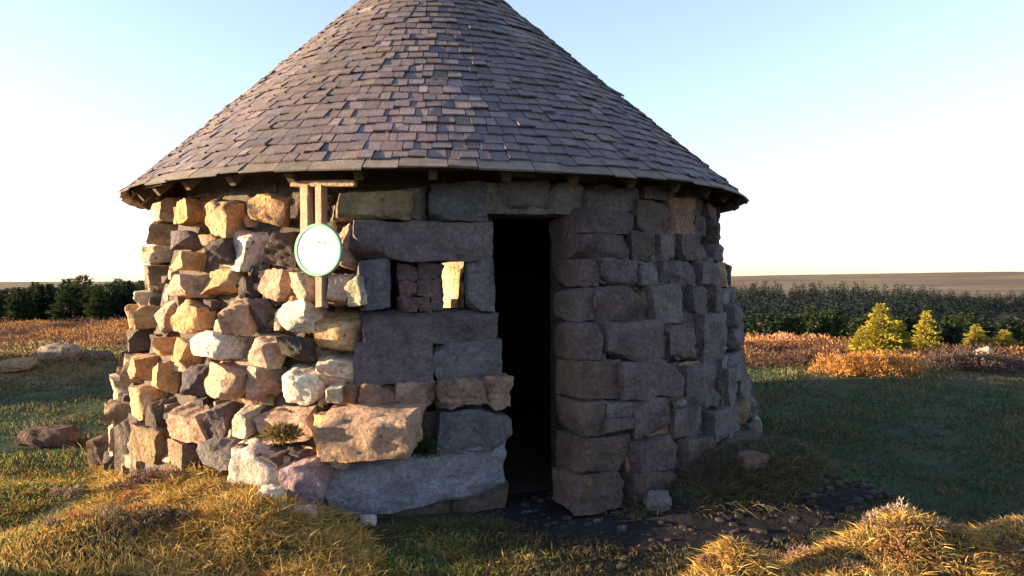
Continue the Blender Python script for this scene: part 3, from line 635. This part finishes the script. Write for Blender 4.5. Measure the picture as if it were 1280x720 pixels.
# ------------------------------------------------------------------ trees
def crown_mesh(kind, n, cols, seed):
    r = np.random.default_rng(seed); t_ = r.random(n)
    if kind == 'fir':
        t_ = 1 - np.sqrt(1 - t_ * .985); prof = (1 - t_) ** .85; az = r.uniform(0, 2 * pi, n)
        wh = .5 + .5 * np.cos(t_ * 2 * pi * 9); rad = .30 * prof * (.62 + .38 * wh) * (.35 + .65 * np.sqrt(r.random(n))) * (1 + .3 * np.sin(az * 3 + t_ * 25 + seed) + .15 * np.sin(az * 7 + t_ * 40))
        b = np.stack([rad * np.cos(az), rad * np.sin(az), .06 + .90 * t_], 1)
        d_ = np.stack([np.cos(az), np.sin(az), r.normal(.15, .35, n)], 1) + r.normal(0, .3, (n, 3)); ls = (.055 + .05 * (1 - t_)) * (.62 if n > 1000 else 1)
    else:
        cs = r.normal(0, 1, (16, 3)) * np.array([.13, .13, .17]) + np.array([0, 0, .60]); k_ = r.integers(16, size=n)
        d0 = r.normal(size=(n, 3)); d0 /= np.linalg.norm(d0, axis=1)[:, None]
        b = cs[k_] + d0 * (.13 * r.uniform(.6, 1.05, n))[:, None]; b[:, 2] = np.maximum(b[:, 2], .12)
        d_ = d0 + r.normal(0, .5, (n, 3)); ls = np.full(n, .05)
    d_ /= np.linalg.norm(d_, axis=1)[:, None]
    V, f = tris(b, d_, ls * r.uniform(.6, 1.3, n), ls * r.uniform(.3, .55, n))
    return V, f, np.repeat(palette(n, cols, .3), 3, 0)
def tree_proto(name, kind, n, cols, seed, label, cat):
    root = empty(name); tag(root, label, cat)
    g = MB(); V = []; hs = [0, .3, .6, .84]; rs = [.020, .015, .009, .002]
    for hh, r_ in zip(hs, rs): V += [(r_ * cos(q_) + .01 * sin(hh * 9), r_ * sin(q_), hh - .03) for q_ in np.arange(8) / 8 * 2 * pi]
    g.add(V, [[l * 8 + k, l * 8 + (k + 1) % 8, l * 8 + 8 + (k + 1) % 8, l * 8 + 8 + k] for l in range(3) for k in range(8)], (.12, .085, .06))
    for q_ in range(10):
        az = q_ * 2.4; z0 = .2 + q_ * .06; ln = .22 * (1 - z0) + .03; e = (ln * cos(az), ln * sin(az), z0 + .04)
        board(g, (0, 0, z0), e, .008, .008, (0, 0, 1), (.12, .085, .06))
    g.build('trunk', M_bark, root)
    g = MB(); g.add(*crown_mesh(kind, n, cols, seed)); g.build('crown', M_leaf, root, smooth=False)
    return root
def place(proto, p, s, w, rz, label, group, first=[]):
    if proto.name in first:
        o = proto.copy(); COL.objects.link(o)
        for ch in proto.children:
            c2 = ch.copy(); COL.objects.link(c2); c2.parent = o
    else: o = proto; first.append(proto.name)
    o.location = tuple(p); o.scale = (w, w, s); o.rotation_euler.z = rz; o['label'] = label; o['group'] = group
    return o
DKG = [(.011, .024, .012), (.019, .034, .014), (.008, .017, .013)]
MDG = [(.030, .050, .014), (.034, .046, .015), (.017, .028, .012)]
OLV = [(.055, .047, .024), (.036, .042, .016), (.065, .05, .03)]
firs = [tree_proto('conifer', 'fir', 6500, DKG if k % 2 else MDG, 60 + k, 'conifer', 'conifer') for k in range(3)]
rnds = [tree_proto('scrub_tree', 'round', 2600, [MDG, OLV][k], 70 + k, 'scrub tree', 'tree') for k in range(2)]
yng = [tree_proto('young_conifer', 'fir', 5000, [(.30, .25, .03), (.36, .29, .045), (.20, .19, .03)], 80 + k, 'young conifer', 'young conifer') for k in range(2)]
# row on the left horizon
k = 0
for row, d0, n_ in ((0, 52, 24), (1, 60, 22)):
    for m_ in range(n_):
        px = -70 + (m_ + random.uniform(-.3, .3)) * (275 / n_) + row * 5; d_ = d0 + random.uniform(-3, 3); p = P(px, d_)
        top = 1.5 + (random.uniform(-6, 6) + 7 + (px > 120) * 2 - (px < 35) * 8) / F * d_ + row * .1; hh = top - p[2]
        rd = 90 < px < 185 and row == 0 and m_ % 3 == 0
        if rd: place(random.choice(rnds), p, hh * 1.02, hh * .95, random.random() * 6, 'low rounded tree in the dark tree row on the horizon left of the shelter', 'rounded trees in the row on the horizon')
        else: place(random.choice(firs), p, hh, hh * random.uniform(.85, 1.2), random.random() * 6, 'dark pointed conifer in the tree row on the horizon left of the shelter', 'conifers in the row on the horizon')
# nearer edge of the plantation on the right
for m_ in range(34):
    px = 885 + m_ * 12.5 + random.uniform(-5, 5); d_ = random.uniform(44, 56); p = P(px, d_); ytop = random.uniform(366, 384) + (px > 1060) * 10
    hh = 1.5 - (ytop - 350) / F * d_ - p[2]
    place(random.choice(firs), p, hh, hh * random.uniform(.9, 1.25), random.random() * 6, 'dark conifer at the near edge of the plantation right of the shelter', 'conifers at the plantation edge')
# sunlit young conifers on the lip
for (px, d_, ytop, ybot, wf, kk, lab) in ((1101, 14.6, 371, 437, 1.55, 0, 'tallest sunlit yellow-green young conifer beyond the bracken clump'),
        (1124, 14.9, 396, 435, 1.6, 1, 'short bushy yellow-green conifer touching the tallest sunlit one'),
        (1158, 15.6, 381, 430, 1.2, 1, 'slim paler green young conifer between the two yellow-green groups'),
        (1221, 15.2, 402, 440, 1.7, 0, 'small yellow-green conifer just above the pale pointed rock'),
        (1256, 15.5, 409, 440, 2.0, 1, 'lowest spreading yellow-green conifer by the picture edge'),
        (1078, 14.8, 405, 437, 1.7, 1, 'small yellow-green seedling conifer at the foot of the tallest sunlit one')):
    p = P(px, d_); z1 = 1.5 - (ytop - 350) / F * d_; hh = z1 - p[2] + .03
    place(yng[kk], p, hh, hh * wf * .8, random.random() * 6, lab, 'sunlit young conifers')
# plantation mass; slope shade and blue haze put into its crown colours
fo = MB(); Vs = [crown_mesh('fir', 230, [(.0055, .011, .0125), (.008, .015, .016)], 200 + k) for k in range(5)]
for m_ in range(1700):
    d_ = 56 * (230 / 56) ** (random.random() ** .8); px = random.uniform(740, 1560); x_ = (px - 640) / F * d_
    z_ = H(x_, d_)[0]; hh = random.choice([random.uniform(3.2, 5.2), random.uniform(4.6, 7.4)]); V, f, cc = Vs[m_ % 5]
    rz = random.random() * 6.28; V2 = np.stack([V[:, 0] * cos(rz) - V[:, 1] * sin(rz), V[:, 0] * sin(rz) + V[:, 1] * cos(rz), V[:, 2]], 1)
    hh *= 1 - .42 * float(sst(1060, 1300, px)); V2 = V2 * np.array([5.2, 5.2, hh]); V2 = (V2 - 0); fo.add(V2 + np.array([x_, d_, z_]), f, cc * random.uniform(.8, 1.2))
tag(fo.build('forest', M_leaf, smooth=False), 'dark conifer plantation filling the hollow below the moor', 'forest', kind='stuff')

# ------------------------------------------------------------------ camera, sky, sun
cam = bpy.data.cameras.new('camera'); co = bpy.data.objects.new('camera', cam); COL.objects.link(co); S.camera = co
cam.lens = 27; cam.sensor_width = 36; cam.clip_end = 20000; cam.clip_start = .05
co.location = (0, 0, EYE); co.rotation_euler = (R(90 - .6), R(.15), 0)
az = R(SUN_AZ); el = R(SUN_EL); sd = np.array([-sin(az) * cos(el), -cos(az) * cos(el), sin(el)])
w = bpy.data.worlds.new('World'); S.world = w; w.use_nodes = True; nt = w.node_tree
sky = nt.nodes.new('ShaderNodeTexSky'); sky.sky_type = 'NISHITA'; sky.sun_disc = False; sky.sun_elevation = el; sky.sun_rotation = atan2(sd[0], sd[1]) % (2 * pi)
sky.air_density = 1.0; sky.dust_density = .7; sky.ozone_density = 1.5; sky.altitude = 300
hs = nt.nodes.new('ShaderNodeHueSaturation'); hs.inputs['Saturation'].default_value = .68; nt.links.new(sky.outputs[0], hs.inputs['Color']); wb = nt.nodes.new('ShaderNodeMix'); wb.data_type = 'RGBA'; wb.blend_type = 'MULTIPLY'; wb.inputs['Factor'].default_value = 1; wb.inputs['B'].default_value = (.95, 1, 1.17, 1); nt.links.new(hs.outputs[0], wb.inputs['A']); nt.links.new(wb.outputs['Result'], nt.nodes['Background'].inputs['Color']); nt.nodes['Background'].inputs['Strength'].default_value = .10
sl_ = bpy.data.lights.new('sun', 'SUN'); sl_.energy = 5; sl_.angle = R(.5); sl_.color = (1, .73, .41)
so = bpy.data.objects.new('sun', sl_); COL.objects.link(so)
from mathutils import Vector
so.rotation_euler = Vector(-sd).to_track_quat('-Z', 'Y').to_euler()
S.view_settings.view_transform = 'Standard'; S.view_settings.look = 'None'; S.view_settings.gamma = 1; S.view_settings.use_curve_mapping = False
S.view_settings.exposure = 2.3
S.cycles.use_denoising = True; S.cycles.max_bounces = 6; S.cycles.transparent_max_bounces = 8
